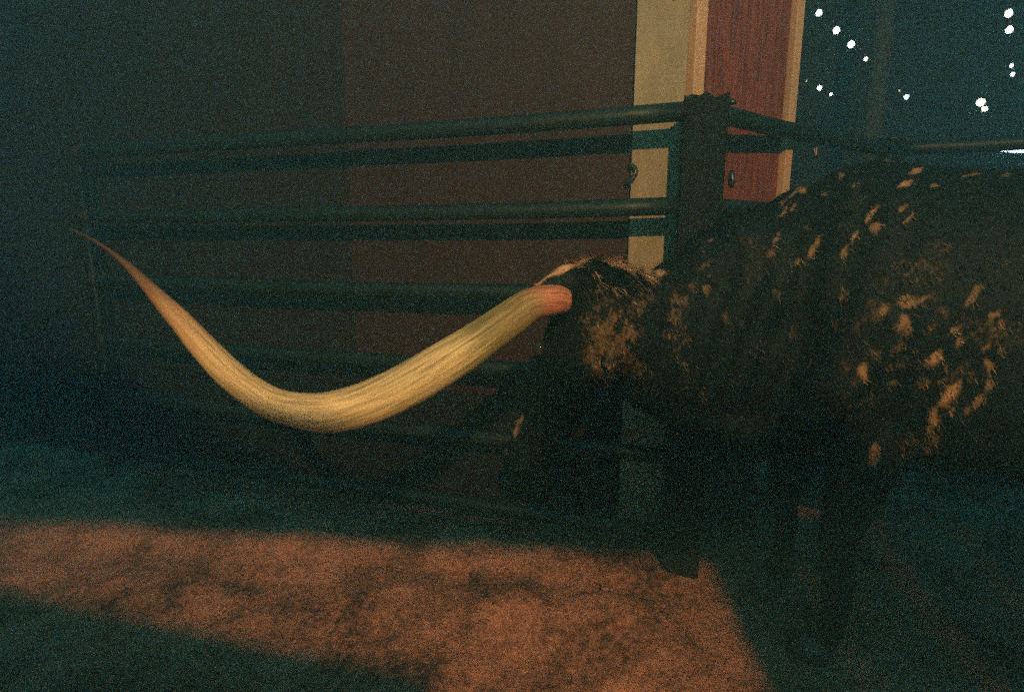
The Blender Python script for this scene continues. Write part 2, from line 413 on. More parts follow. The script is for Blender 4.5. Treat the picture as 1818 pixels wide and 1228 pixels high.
sA = [bulb(*a) for a in (
    (1454, 23, 6.9, 9.0, 'bulb_cool', 'topmost of the four bulbs stepping down beside the barn trim'),
    (1485, 54, 7.4, 9.6, 'bulb_cool', 'second bulb down the slanting row of four beside the barn'),
    (1511, 79, 7.4, 10.2, 'bulb_cool', 'third bulb down the slanting row of four beside the barn'),
    (1537, 105, 4.3, 10.8, 'bulb', 'small lowest bulb of the slanting row of four'))]
sB = [bulb(*a) for a in (
    (1432, 144, 1.4, 12, 'bulb_dim', 'tiny faint bulb nearest the barn trim'),
    (1455, 156, 5.6, 12.4, 'bulb_cool', 'brighter of the close pair of bulbs low beside the barn'),
    (1475, 168, 3.7, 12.8, 'bulb', 'smaller of the close pair of bulbs low beside the barn'))]
sC = [bulb(*a) for a in (
    (1597, 161, 1.8, 13, 'bulb_dim', 'tiny faint bulb just above the lone middle bulb'),
    (1609, 172, 5.0, 13.2, 'bulb_cool', 'lone bulb right of the dark pole above the far rail'))]
sD = [bulb(*a) for a in (
    (1791, 24, 7.2, 9.5, 'bulb', 'highest bulb of the upright row at the right edge'),
    (1792, 53, 6.6, 10.0, 'bulb', 'second bulb of the upright row at the right edge'),
    (1796, 117, 3.8, 11.0, 'bulb', 'upper of the two small bulbs at the right edge'),
    (1798, 132, 4.0, 11.5, 'bulb', 'lower of the two small bulbs at the right edge'))]
def cable(pts, label):
    bm = bmesh.new(); tube(bm, catmull(pts, 8), .002, 6)
    tag(bmobj('cable', bm, M['iron'], None, True), label, 'cable', 'cables carrying the bulbs')
cable([at(1400, -60, 3.8)] + sA + [at(1568, 128, 4.95)], 'thin black cable carrying the slanting row of four bulbs')
cable([at(1425, 138, 5.2)] + sB + [at(1560, 190, 5.9)], 'thin black cable carrying the low pair of bulbs')
cable([at(1575, 146, 5.6)] + sC + [at(1660, 205, 6.4)], 'thin black cable carrying the lone middle bulb')
cable([at(1788, -40, 4.0)] + sD + [at(1802, 165, 5.4)], 'thin black cable carrying the upright row at the right edge')
# lamp post with two globes
lp = at(1742, 236, 5.5); lp.z = 0
L_ = empty('lamp_post', lp); tag(L_, 'slender lamp post with two touching white globes above the right rail', 'lamp post')
g1, g2 = at(1741, 182, 5.5), at(1748, 194, 5.5)
bm = bmesh.new(); tube(bm, [lp + Vector((0, 0, -.1)), Vector((lp.x, lp.y, g1.z - .07))], .010, 10); bmobj('shaft', bm, M['iron'], L_, True)
for g, r, mt in ((g1, 8.0, 'bulb'), (g2, 5.6, 'bulb')):
    bm = bmesh.new(); bmesh.ops.create_uvsphere(bm, u_segments=16, v_segments=12, radius=r / F * 5.8 * .76); bmesh.ops.translate(bm, verts=bm.verts, vec=g)
    bmobj('globe', bm, M[mt], L_, True)
bm = bmesh.new(); tube(bm, [Vector((lp.x, lp.y, g1.z - .08)), Vector((g2.x, g2.y, g2.z - .04))], .012, 8); bmobj('arm', bm, M['iron'], L_, True)
# long white tube lamp low beyond the fence
tb = at(1800, 265, 5)
T_ = empty('tube_lamp', tb); tag(T_, 'white tube lamp shining just under the top rail at the right edge', 'tube lamp')
bm = bmesh.new(); tube(bm, [tb + Vector((-.17, 0, 0)), tb + Vector((-.09, 0, .0)), tb + Vector((0, 0, .0)), tb + Vector((.4, 0, .0))], [.004, .020, .030, .030], 12); bmobj('tube', bm, M['tube'], T_, True)
bm = bmesh.new(); box_on(bm, (tb.x - .1, tb.y + .04), (tb.x + .6, tb.y + .04), tb.z + .035, tb.z + .06, 0, .06, (0, 1)); bmobj('housing', bm, M['iron'], T_)
bm = bmesh.new(); tube(bm, [(tb.x + .4, tb.y + .07, -.05), (tb.x + .4, tb.y + .07, tb.z + .03)], .03, 10); bmobj('stand', bm, M['iron'], T_, True)

# ------------------------------------------------------------------ yard behind the photographer: floodlight, and planks added to shape its shadows
fl = empty('floodlight', (LAMP.x, LAMP.y - .1, 0)); tag(fl, 'warm floodlight on a steel mast behind the viewer', 'floodlight')
bm = bmesh.new(); tube(bm, [(LAMP.x, LAMP.y - .25, -.1), (LAMP.x, LAMP.y - .25, LAMP.z + .25)], .045, 12); bmobj('mast', bm, M['iron'], fl, True)
bm = bmesh.new(); box_on(bm, (LAMP.x - .16, LAMP.y), (LAMP.x + .16, LAMP.y), LAMP.z - .1, LAMP.z + .12, -.16, -.075, (0, 1)); bmobj('housing', bm, M['iron'], fl)
bm = bmesh.new(); box_on(bm, (LAMP.x - .13, LAMP.y), (LAMP.x + .13, LAMP.y), LAMP.z - .07, LAMP.z + .09, -.073, -.068, (0, 1)); bmobj('lens', bm, M['flood'], fl)

BF0 = Vector((0, -0.42, 0)); BN = Vector((0.29, 0.957, 0)).normalized(); BD = Vector((BN.y, -BN.x, 0))
def onto(p):                        # where the ray lamp -> p crosses the added shadow planks
    p = Vector(p); d = p - LAMP; t = (BF0 - LAMP).dot(BN) / d.dot(BN); q = LAMP + d * t
    return (q - BF0).dot(BD), q.z
def edge(p, q):
    (s0, z0), (s1, z1) = onto(p), onto(q)
    return lambda s: z0 + (z1 - z0) * (s - s0) / (s1 - s0)
lowE = edge((-1.94, 1.90, 0), (-.10, 1.42, 0)); midE = edge((-2.27, 2.42, 0.02), (.70, 2.10, 0.02)); _h = onto((-.30, 1.13, .890)); _b = onto((-1.9, 2.9, .42)); _a = onto((-.66, 1.13, .90))
topE = lambda s: _h[1] + (max(0, min(1.4, (_a[0] - s) / (_a[0] - _b[0]))) * (_b[1] - _h[1]) if s < _a[0] else 0)
_hi = edge(at(1090, 705, 1.50), at(1650, 850, 1.40)); _hs = onto(at(1650, 850, 1.40))[0]; hiE = lambda s: _hi(min(s, _hs)) + .10 * max(0, s - _hs)
sR = onto((.765, 1.8, 0))[0]
pf = empty('shadow_planks', (BF0.x, BF0.y, 0)); tag(pf, 'unseen plank fence added behind the viewer, its boards cut to cast the shadow edges', 'fence')
def board(name, s0, s1, fb, ft, th=.025):
    bm = bmesh.new(); n = 16; rings = []
    for i in range(n + 1):
        s = s0 + (s1 - s0) * i / n; wv = .004 * noise.noise(Vector((s * 4, 0, 3)))
        p = BF0 + BD * s
        rings.append([Vector((p.x, p.y, fb(s) + wv)), Vector((p.x, p.y, ft(s) + wv)), Vector((p.x, p.y, ft(s) + wv)) + BN * th, Vector((p.x, p.y, fb(s) + wv)) + BN * th])
    ring_loft(bm, rings); bmobj(name, bm, M['plank'], pf)
sH = onto(at(960, 640, 1.45))[0]
board('board', -3.0, sH, midE, topE)
board('board', sH + .002, sR, midE, hiE)
board('board', -3.0, onto((-.25, 1.46, 0))[0], lambda s: lowE(s) - .24, lowE)
board('board', -3.0, onto((.3, 1.2, 0))[0], lambda s: .30, lambda s: .52)
# solid boarding right of the opening, added to keep the legs in shadow
for k in range(26):
    board('board', sR + .003 + k * .152, sR + .003 + k * .152 + .148, lambda s: .06, hiE)
for s in (-2.9, -1.6, sR + .05, sR + 1.75):
    bm = bmesh.new(); p = BF0 + BD * s + BN * .08; box_on(bm, (p.x - .05, p.y), (p.x + .05, p.y), -.05, (topE(s) if s < sH else hiE(s)) - .01, -.05, .05, (0, 1)); bmobj('post', bm, M['plank'], pf)

# ------------------------------------------------------------------ the steer
W = Vector((1.08, 1.72, 0)); D = Vector((.93, -.37, 0)).normalized(); NL = Vector((D.y, -D.x, 0))     # NL: the near (left) flank
if NL.y > 0: NL = -NL
HP = Vector((.245, 1.56, 1.165)); AX = Vector((-.8, -.6, 0)); FW = Vector((-.6, .8, 0)); HD = Vector((-.205, .185, -.56))
def ell_ring(c_, lat, up, rl, ru, n=28, belly=0.0):
    o = []
    for k in range(n):
        a = 2 * PI * k / n; x, y = math.cos(a), math.sin(a)
        x = math.copysign(abs(x) ** .9, x); y = math.copysign(abs(y) ** .95, y)
        o.append(c_ + lat * (rl * x * (1 - belly * y)) + up * (ru * y))
    return o
bm = bmesh.new(); UP = Vector((0, 0, 1))
def st(c_, z, rl, ru, lat, up=UP, belly=0): return ell_ring(Vector((c_.x, c_.y, z)), lat, up, rl, ru, belly=belly)
LAT = -NL
nd = (Vector((.28, 1.57, 0)) - Vector((.85, 1.81, 0))).normalized(); nlat = Vector((-nd.y, nd.x, 0)); nlat = nlat if nlat.y > 0 else -nlat
nup = (UP * .97 + nd * .25).normalized()
rings = [
    st(W + D * 1.62, 1.16, .10, .14, LAT), st(W + D * 1.56, 1.15, .19, .25, LAT), st(W + D * 1.35, 1.12, .27, .35, LAT),
    st(W + D * 1.0, 1.07, .31, .40, LAT), st(W + D * .6, 1.055, .345, .435, LAT, belly=.06), st(W + D * .3, 1.065, .33, .435, LAT),
    st(W, 1.085, .285, .440, LAT, belly=.12), st(W - D * .14, 1.075, .255, .415, LAT, belly=.12),
    st(Vector((.835, 1.785, 0)), 1.065, .21, .375, (LAT + nlat).normalized(), belly=.1),
    st(Vector((.74, 1.755, 0)), 1.06, .175, .335, nlat, nup), st(Vector((.64, 1.72, 0)), 1.045, .15, .295, nlat, nup),
    st(Vector((.52, 1.67, 0)), 1.02, .135, .245, nlat, nup), st(Vector((.41, 1.625, 0)), 1.01, .122, .205, nlat, nup),
    st(Vector((.32, 1.59, 0)), 1.03, .110, .175, nlat, nup), st(Vector((.255, 1.565, 0)), 1.08, .10, .13, nlat, nup), st(Vector((.22, 1.55, 0)), 1.10, .06, .08, nlat, nup)]
ring_loft(bm, rings)
# head
hd = HD.normalized(); hf = (FW - hd * FW.dot(hd)).normalized()      # hf: towards the forehead
def hr(t, rl, rf, off=0): return ell_ring(HP + HD * t + hf * off, AX, hf, rl, rf)
ring_loft(bm, [hr(-.135, .035, .035, 0), hr(-.115, .065, .06), hr(-.06, .088, .085), hr(0, .100, .10), hr(.12, .105, .115, -.01), hr(.27, .108, .120, -.015),
               hr(.42, .094, .118, -.02), hr(.58, .076, .100, -.015), hr(.74, .064, .080, -.005), hr(.88, .067, .072, 0), hr(.97, .066, .064, 0), hr(1.03, .05, .045, 0), hr(1.06, .02, .02)])
def limb(pts, r, n=18): tube(bm, catmull(pts, 4), [x for x in np.interp(np.linspace(0, len(r) - 1, 4 * (len(r) - 1) + 1), range(len(r)), r)], n)
def L3(c_, z): return Vector((c_.x, c_.y, z))
for sgn, adv in ((1, 0.0), (-1, -.12)):
    b_ = W + NL * (.165 * sgn) + D * (adv - .02)
    limb([L3(b_ + D * .05, 1.12), L3(b_ - D * .03, .90), L3(b_ + D * .03, .70), L3(b_ - D * .01, .43), L3(b_, .30), L3(b_, .13), L3(b_ - D * .03, .05)],
         [.15, .145, .10, .058, .042, .045, .052])
    h_ = W + D * (1.36 + adv) + NL * (.15 * sgn)
    limb([L3(h_, 1.15), L3(h_ - D * .06, .86), L3(h_ - D * .02, .68), L3(h_ + D * .16, .46), L3(h_ + D * .10, .28), L3(h_ + D * .06, .13), L3(h_ + D * .02, .05)],
         [.20, .17, .11, .058, .044, .045, .052])
for (qx, qy, qY, rr) in ((1008, 500, 1.50, .050), (975, 507, 1.475, .032), (950, 512, 1.455, .018), (1045, 487, 1.54, .048), (1095, 493, 1.56, .050), (1135, 500, 1.57, .042)):
    bmesh.ops.create_icosphere(bm, subdivisions=2, radius=rr, matrix=Matrix.Translation(at(qx, qy, qY)))
# dewlap
limb([Vector((.34, 1.60, .90)), Vector((.50, 1.66, .80)), Vector((.68, 1.73, .72)), Vector((.86, 1.78, .68))], [.05, .055, .07, .10], 12)
bm.normal_update()
bmesh.ops.recalc_face_normals(bm, faces=bm.faces)
me = bpy.data.meshes.new('raw'); bm.to_mesh(me); bm.free()
tmp = bpy.data.objects.new('raw', me); COL.objects.link(tmp)
r_ = tmp.modifiers.new('r', 'REMESH'); r_.mode = 'VOXEL'; r_.voxel_size = .0105; r_.use_smooth_shade = True
sm = tmp.modifiers.new('s', 'SMOOTH'); sm.factor = .6; sm.iterations = 14
dg = bpy.context.evaluated_depsgraph_get(); hide = bpy.data.meshes.new_from_object(tmp.evaluated_get(dg))
bpy.data.objects.remove(tmp); bpy.data.meshes.remove(me)
nv = len(hide.vertices); co = np.empty(nv * 3); hide.vertices.foreach_get('co', co); co = co.reshape(-1, 3)
no = np.empty(nv * 3); hide.vertices.foreach_get('normal', no); no = no.reshape(-1, 3)
# muscle, shoulder and loose neck skin folds
disp = np.zeros(nv)
for i in range(nv):
    p = Vector(co[i])
    f_ = noise.noise(p * 4.0) * .010 + noise.noise(Vector((p.x * 9, p.y * 9, p.z * 6))) * .004
    if .3 < p.x < 1.25:                                       # folds running down and forward
        q = (p.x - .35 * (p.z - 1.0)) * 2 * PI / .085 + 2.2 * noise.noise(p * 3.2)
        k = max(0, 1 - abs(p.x - .78) / .48) * max(0, min(1, (p.z - .55) / .3))
        f_ += .0055 * k * math.sin(q)
    disp[i] = f_
# shoulder blade and neck hump
def bumpat(c_, r, h):
    d = np.linalg.norm(co - np.array(c_), axis=1); return h * np.exp(-(d / r) ** 2)
disp += bumpat(W + NL * .28 + Vector((0, 0, 1.15)), .16, .022) + bumpat(Vector((1.02, 1.70, 1.52)), .14, .02)
disp -= bumpat(W + NL * .27 - D * .22 + Vector((0, 0, 1.05)), .07, .018)
co2 = co + no * disp[:, None]
hide.vertices.foreach_set('co', co2.ravel()); hide.update()
hide.vertices.foreach_get('normal', no.ravel()) if False else None

# coat pattern: pale patches, plus the poll's lit rim, painted on the hide as a colour attribute
PT = [  # x, y, length, width, angle, strength
 (1414,341,46,9,40,1),(1426,341,16,9,45,1),(1448,322,30,7,35,.6),(1391,376,32,6,52,.9),(1410,371,22,5,58,.8),(1389,361,16,5,50,.7),(1463,343,12,6,30,.8),
 (1494,312,18,7,35,.9),(1489,298,22,5,28,.7),(1516,326,11,6,40,.8),(1576,283,30,8,15,.6),(1625,307,30,7,15,1),(1606,328,30,8,20,1),(1656,332,22,7,15,.8),
 (1726,313,44,5,5,.9),(1785,309,20,6,8,.6),(1548,379,42,10,55,1),(1552,404,28,17,45,.9),(1605,368,36,8,42,.8),(1612,386,42,9,45,.8),(1515,422,28,10,58,1),
 (1499,447,24,8,55,1),(1381,420,28,7,60,.9),(1369,448,24,17,60,.7),(1453,425,27,10,55,.95),(1439,446,30,10,55,.9),(1408,469,24,8,50,.7),(1489,399,20,7,20,.6),
 (1430,404,14,8,60,.55),(1499,523,30,18,100,.55),(1378,520,26,14,110,.45),(1567,552,32,15,50,.85),(1608,534,46,18,12,.8),(1605,575,44,24,85,.85),(1638,528,18,9,20,.8),
 (1530,661,42,12,80,1),(1582,684,30,12,30,.5),(1652,582,24,13,60,.6),(1698,586,24,14,45,.9),(1661,635,38,17,50,1),(1704,609,26,13,55,.8),(1676,652,20,10,70,.6),
 (1730,520,56,17,60,.7),(1672,680,20,8,65,.8),(1683,704,52,18,45,1.1),(1687,723,22,9,90,.9),(1702,680,30,11,60,1),(1657,740,32,17,72,1),(1650,766,42,11,75,.8),
 (1663,779,32,15,80,.6),(1766,560,26,11,18,.8),(1775,579,24,11,70,.8),(1751,616,28,9,60,.8),(1777,622,28,11,80,.6),(1753,654,32,15,90,.9),(1755,681,28,15,60,.8),
 (1736,710,40,14,40,.8),(1717,727,24,9,50,.7),(1552,803,46,17,80,.8),(1500,848,26,10,80,.6),(1571,848,14,7,60,.8),(1633,835,28,14,80,.8),(1597,867,32,9,100,.9),
 (1608,892,48,25,92,1),(1646,798,24,9,80,.6),(1620,940,30,12,88,.5),
 (1004,474,90,13,26,1.3),(1035,463,32,14,18,1.3),(975,490,50,11,25,1.3),(953,500,28,10,20,1.2),(1084,462,50,17,-12,1.3),(1116,472,40,17,-25,1.3),(1142,482,40,16,-15,1.2),(1172,486,30,13,10,1.1),  # poll strips: pale hair brightened to stand in for the lit rim
 (1055,488,14,9,60,.9),(1061,505,17,10,80,.9),(1089,515,24,9,10,.8),(1087,590,118,84,-60,.60),(1070,640,80,60,-30,.55),(1140,540,60,40,20,.5),(1130,640,70,50,10,.42),
 (1255,477,28,16,80,.6),(1256,512,18,12,80,.7),(1260,428,13,6,50,.8),(1242,432,8,5,40,.6),(1175,591,15,8,100,.8),(1220,597,34,15,90,.5),(1212,645,12,9,90,.6),
 (1229,514,26,12,90,.6),(1012,536,28,9,100,.85),(1200,560,40,20,70,.45),(1290,560,34,14,80,.45),(1300,470,24,12,80,.4),(1330,430,20,9,60,.45),(1405,590,44,12,75,.45),
 (912,740,26,20,90,1.3),(914,762,26,14,100,1.2),(1440,640,40,14,75,.35),(1350,610,36,14,80,.35),(1250,700,40,20,80,.3)]
DK = [(1072,554,9),(1097,581,9),(1052,571,5),(1158,562,19),(1162,622,26),(1112,607,4),(1040,548,5),(1257,480,6),(1122,617,7),(1130,575,6)]
hide.vertices.foreach_get('co', co.ravel()) if False else None
Pn = co2
rel = Pn - np.array(EYE)
zc = rel[:, 1] * CP - rel[:, 2] * SP; uc = rel[:, 1] * SP + rel[:, 2] * CP
px = 909 + F * rel[:, 0] / zc; py = 614 - F * uc / zc
facing = (no * -rel).sum(1) / np.linalg.norm(rel, axis=1)
val = np.zeros(nv)
wx = np.array([noise.noise(Vector(p * 26)) for p in Pn]) * 9
wy = np.array([noise.noise(Vector(p * 26 + np.array([9., 4, 1]))) for p in Pn]) * 9
for (x, y, l, w_, a, s_) in PT:
    ca, sa = math.cos(math.radians(a)), math.sin(math.radians(a))
    dx, dy = px + wx - x, -(py + wy - y)
    e1 = (dx * ca + dy * sa) / (l / 2 * 1.15); e2 = (-dx * sa + dy * ca) / (w_ / 2 * 1.35)
    val = np.maximum(val, s_ * np.clip(1.25 - (e1 ** 2 + e2 ** 2), 0, 1))
for (x, y, r) in DK:
    d2 = ((px - x) ** 2 + ((py - y) / 1.25) ** 2) / r ** 2
    val *= np.clip((d2 - .5) * 1.2, 0, 1)
st_ = np.array([noise.noise(Vector((p[0] * 9 + p[2] * 5, p[1] * 9, p[2] * 7 - p[0] * 6))) + .5 * noise.noise(Vector(p * 30)) for p in Pn])
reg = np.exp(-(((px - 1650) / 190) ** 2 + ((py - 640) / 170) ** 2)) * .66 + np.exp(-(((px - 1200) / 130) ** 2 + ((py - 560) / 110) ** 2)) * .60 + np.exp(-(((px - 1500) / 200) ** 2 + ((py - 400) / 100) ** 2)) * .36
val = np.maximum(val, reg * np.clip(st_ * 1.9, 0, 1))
front = (facing > -.12) & (px < 1900)
away = np.array([max(0, min(1, (noise.noise(Vector(p * 7)) + .05) * 3)) if not f else 0 for p, f in zip(Pn, front)])
val = np.where(front, val, away)
ca_ = hide.color_attributes.new('coat', 'FLOAT_COLOR', 'POINT')
ca_.data.foreach_set('color', np.stack([val, val, val, np.ones(nv)], 1).ravel())

def hide_mat(name, rough=.65, spec=.09):
    m = bpy.data.materials.new(name); m.use_nodes = True
    n = m.node_tree; P = n.nodes['Principled BSDF']; L = n.links.new
    P.inputs['Roughness'].default_value = rough; P.inputs['Specular IOR Level'].default_value = spec
    P.inputs['Sheen Weight'].default_value = .0; P.inputs['Sheen Roughness'].default_value = .5
    at_ = n.nodes.new('ShaderNodeVertexColor'); at_.layer_name = 'coat'
    t = n.nodes.new('ShaderNodeTexCoord'); mp = n.nodes.new('ShaderNodeMapping'); mp.inputs['Scale'].default_value = (1.6, 1.6, .8)
    L(t.outputs['Object'], mp.inputs[0])
    nz = n.nodes.new('ShaderNodeTexNoise'); nz.inputs['Scale'].default_value = 55; nz.inputs['Detail'].default_value = 4; nz.inputs['Roughness'].default_value = .7
    L(mp.outputs[0], nz.inputs['Vector'])
    def mth(op, a, b):
        x = n.nodes.new('ShaderNodeMath'); x.operation = op
        for i, q in enumerate((a, b)):
            if isinstance(q, (int, float)): x.inputs[i].default_value = q
            else: L(q, x.inputs[i])
        return x.outputs[0]
    s = mth('ADD', at_.outputs['Color'], mth('MULTIPLY', mth('SUBTRACT', nz.outputs['Fac'], .5), 2.3))
    k = n.nodes.new('ShaderNodeMapRange'); k.interpolation_type = 'SMOOTHSTEP'
    k.inputs[1].default_value = .18; k.inputs[2].default_value = .80; L(s, k.inputs[0])
    kk = mth('MULTIPLY', k.outputs[0], mth('MINIMUM', mth('MULTIPLY', at_.outputs['Color'], 1.05), 1.0))
    n2 = n.nodes.new('ShaderNodeTexNoise'); n2.inputs['Scale'].default_value = 7; n2.inputs['Detail'].default_value = 6; L(mp.outputs[0], n2.inputs['Vector'])
    r2 = n.nodes.new('ShaderNodeValToRGB'); r2.color_ramp.elements[0].position = .35; r2.color_ramp.elements[1].position = .75
    r2.color_ramp.elements[0].color = (.003, .0075, .0080, 1); r2.color_ramp.elements[1].color = (.006, .0095, .0095, 1); L(n2.outputs['Fac'], r2.inputs[0])
    mix = n.nodes.new('ShaderNodeMix'); mix.data_type = 'RGBA'; L(kk, mix.inputs[0]); L(r2.outputs[0], mix.inputs[6]); hm = n.nodes.new('ShaderNodeMapRange'); hm.inputs[1].default_value = .85; hm.inputs[2].default_value = 1.25; L(at_.outputs['Color'], hm.inputs[0])
    pm = n.nodes.new('ShaderNodeMix'); pm.data_type = 'RGBA'; pm.inputs[6].default_value = (.185, .115, .060, 1); pm.inputs[7].default_value = (.46, .26, .16, 1); L(hm.outputs[0], pm.inputs[0]); L(pm.outputs[2], mix.inputs[7])
    L(mix.outputs[2], P.inputs['Base Color'])
    mp2 = n.nodes.new('ShaderNodeMapping'); mp2.inputs['Scale'].default_value = (3, 3, .8); L(t.outputs['Object'], mp2.inputs[0])
    hb = n.nodes.new('ShaderNodeTexNoise'); hb.inputs['Scale'].default_value = 90; hb.inputs['Detail'].default_value = 3; L(mp2.outputs[0], hb.inputs['Vector'])
    bp = n.nodes.new('ShaderNodeBump'); bp.inputs['Strength'].default_value = .35; bp.inputs['Distance'].default_value = .003
    L(hb.outputs['Fac'], bp.inputs['Height']); L(bp.outputs[0], P.inputs['Normal'])
    return m
M['hide'] = hide_mat('speckled_hide'); M['fur'] = hide_mat('speckled_fur', .8, .05)
steer = empty('longhorn_steer', (W.x, W.y, 0))
tag(steer, 'black longhorn steer flecked with tan, head lowered, one long pale horn sweeping out and up', 'steer')
body = link('body', hide, M['hide'], steer, True)

# short coat: strands standing off the hide, coloured by the same pattern
sel = np.where((Pn[:, 0] < 1.75) & (Pn[:, 2] > .5))[0]
def strands(idx, per, lmin, lmax, wid, lift, name):
    i = rng.choice(idx, per); p = Pn[i] + rng.normal(0, .004, (per, 3)); nn = no[i]
    g = np.array([.55, -.25, -.75]) + rng.normal(0, .28, (per, 3))      # the lie of the coat: back and down
    g -= nn * (g * nn).sum(1)[:, None]; g /= np.linalg.norm(g, axis=1)[:, None] + 1e-6
    l = rng.uniform(lmin, lmax, per)[:, None]
    tip = p + g * l + nn * (l * lift); mid = p + g * l * .5 + nn * (l * lift * .75)
    s = np.cross(g, nn) * wid
    v = np.stack([p - s, p + s, mid + s * .7, mid - s * .7, tip], 1).reshape(-1, 3)
    k = np.arange(per) * 5
    f = [(a, a + 1, a + 2, a + 3) for a in k] + [(a + 3, a + 2, a + 4) for a in k]
    me = bpy.data.meshes.new(name); me.from_pydata(v.tolist(), [], f)
    cc = me.color_attributes.new('coat', 'FLOAT_COLOR', 'POINT'); vi = np.where(val[i] > .08, val[i] + rng.normal(.05, .22, per), val[i]); q = np.repeat(np.clip(vi, 0, 1.3), 5)
    cc.data.foreach_set('color', np.stack([q, q, q, np.ones(len(q))], 1).ravel())
    return link(name, me, M['fur'], steer)
strands(sel, 42000, .008, .020, .0009, .40, 'short_coat')
pol = np.where((np.linalg.norm(Pn - np.array(HP + Vector((0.02, 0, .07))), axis=1) < .13) & (Pn[:, 2] > 1.17))[0]
if len(pol): strands(pol, 2600, .02, .040, .0008, .35, 'poll_hair')

# horns
HPTS = [(1004,533,1.475,44),(985,532,1.46,54),(945,540,1.42,58),(905,567,1.38,66),(843,610,1.33,74),(780,650,1.28,79),(717,686,1.23,82),(650,716,1.185,81),(590,731,1.155,77),
        (540,730,1.14,68),(489,718,1.13,60),(446,693,1.125,55),(406,661,1.125,53),(359,613,1.13,46),(322,571,1.14,38),(290,537,1.15,30),(255,500,1.165,20),(215,462,1.18,11),(170,430,1.20,6),(122,405,1.22,3)]
hp = catmull([tuple(at(a, b, y)) + (wd / F * y * .5,) for a, b, y, wd in HPTS], 6)
bm = bmesh.new()
tube(bm, [p[:3] for p in hp], [max(p[3], .001) for p in hp], 36, side=Vector((.2, 1, .1)))
for v in bm.verts:
    p = v.co; f_ = noise.noise(Vector((p.x * 7, p.y * 7, p.z * 7))) * .0022 + noise.noise(p * 40) * .0006
    v.co += p.normalized() * 0 + Vector((0, 0, f_))
def horn_mat():
    m = bpy.data.materials.new('horn_keratin'); m.use_nodes = True
    n = m.node_tree; P = n.nodes['Principled BSDF']; L = n.links.new
    P.inputs['Roughness'].default_value = .55; P.inputs['Specular IOR Level'].default_value = .3
    va = n.nodes.new('ShaderNodeVertexColor'); va.layer_name = 'along'
    sx = n.nodes.new('ShaderNodeSeparateColor'); L(va.outputs['Color'], sx.inputs[0])
    cr = n.nodes.new('ShaderNodeValToRGB'); e = cr.color_ramp.elements
    e[0].position = 0; e[0].color = (.40, .15, .085, 1); e[1].position = 1; e[1].color = (.03, .025, .02, 1)
    for p_, c_ in ((.055, (.45, .17, .10, 1)), (.095, (.26, .18, .08, 1)), (.17, (.22, .18, .07, 1)), (.22, (.48, .37, .19, 1)), (.60, (.50, .37, .20, 1)), (.72, (.38, .23, .12, 1)), (.80, (.17, .09, .05, 1)), (.88, (.07, .04, .03, 1))):
        x = cr.color_ramp.elements.new(p_); x.color = c_
    t = n.nodes.new('ShaderNodeCombineXYZ'); L(sx.outputs['Red'], t.inputs[0]); L(sx.outputs['Green'], t.inputs[1]); L(sx.outputs['Blue'], t.inputs[2])
    mp = n.nodes.new('ShaderNodeMapping'); mp.inputs['Scale'].default_value = (5, 4.5, 4.5); L(t.outputs[0], mp.inputs[0])
    nz = n.nodes.new('ShaderNodeTexNoise'); nz.inputs['Scale'].default_value = 3.0; nz.inputs['Detail'].default_value = 7; nz.inputs['Roughness'].default_value = .65; L(mp.outputs[0], nz.inputs['Vector'])
    ad = n.nodes.new('ShaderNodeMath'); ad.operation = 'MULTIPLY_ADD'; ad.inputs[1].default_value = .10; L(nz.outputs['Fac'], ad.inputs[0])
    sb = n.nodes.new('ShaderNodeMath'); sb.operation = 'SUBTRACT'; L(sx.outputs['Red'], sb.inputs[0]); sb.inputs[1].default_value = .08; L(sb.outputs[0], ad.inputs[2]); L(ad.outputs[0], cr.inputs[0])
    r2 = n.nodes.new('ShaderNodeMapRange'); r2.inputs[1].default_value = .36; r2.inputs[2].default_value = .58; r2.inputs[3].default_value = .50; r2.inputs[4].default_value = 1.08; L(nz.outputs['Fac'], r2.inputs[0])
    mu = n.nodes.new('ShaderNodeMix'); mu.data_type = 'RGBA'; mu.blend_type = 'MULTIPLY'; mu.inputs[0].default_value = 1; L(cr.outputs[0], mu.inputs[6]); L(r2.outputs[0], mu.inputs[7])
    L(mu.outputs[2], P.inputs['Base Color'])
    bp = n.nodes.new('ShaderNodeBump'); bp.inputs['Strength'].default_value = .3; bp.inputs['Distance'].default_value = .003; L(nz.outputs['Fac'], bp.inputs['Height']); L(bp.outputs[0], P.inputs['Normal'])
    return m
M['horn'] = horn_mat()
def add_along(o, cnt, n=36):
    me = o.data; cc = me.color_attributes.new('along', 'FLOAT_COLOR', 'POINT'); d = []
    for i in range(len(me.vertices)):
        s = min(i // n, cnt - 1) / (cnt - 1); a = 2 * PI * (i % n) / n
        d += [s, .5 + .5 * math.cos(a), .5 + .5 * math.sin(a), 1]
    cc.data.foreach_set('color', d)
o = bmobj('horn', bm, M['horn'], steer, True); o['label'] = 'long pale yellow horn sweeping out, down and up'; add_along(o, len(hp))
bm = bmesh.new(); b_ = HP - AX * .09
rp = catmull([tuple(b_ + Vector((0, 0, -.01))) + (.045,), (.44, 1.72, 1.12, .046), (.54, 1.80, 1.05, .044), (.62, 1.86, .97, .038), (.65, 1.89, .88, .028), (.64, 1.90, .80, .014), (.62, 1.90, .76, .004)], 6)
tube(bm, [p[:3] for p in rp], [p[3] for p in rp], 36, side=Vector((.2, 1, .1)))
o = bmobj('horn', bm, M['horn'], steer, True); o['label'] = 'short far horn curving down behind the neck'; add_along(o, len(rp))

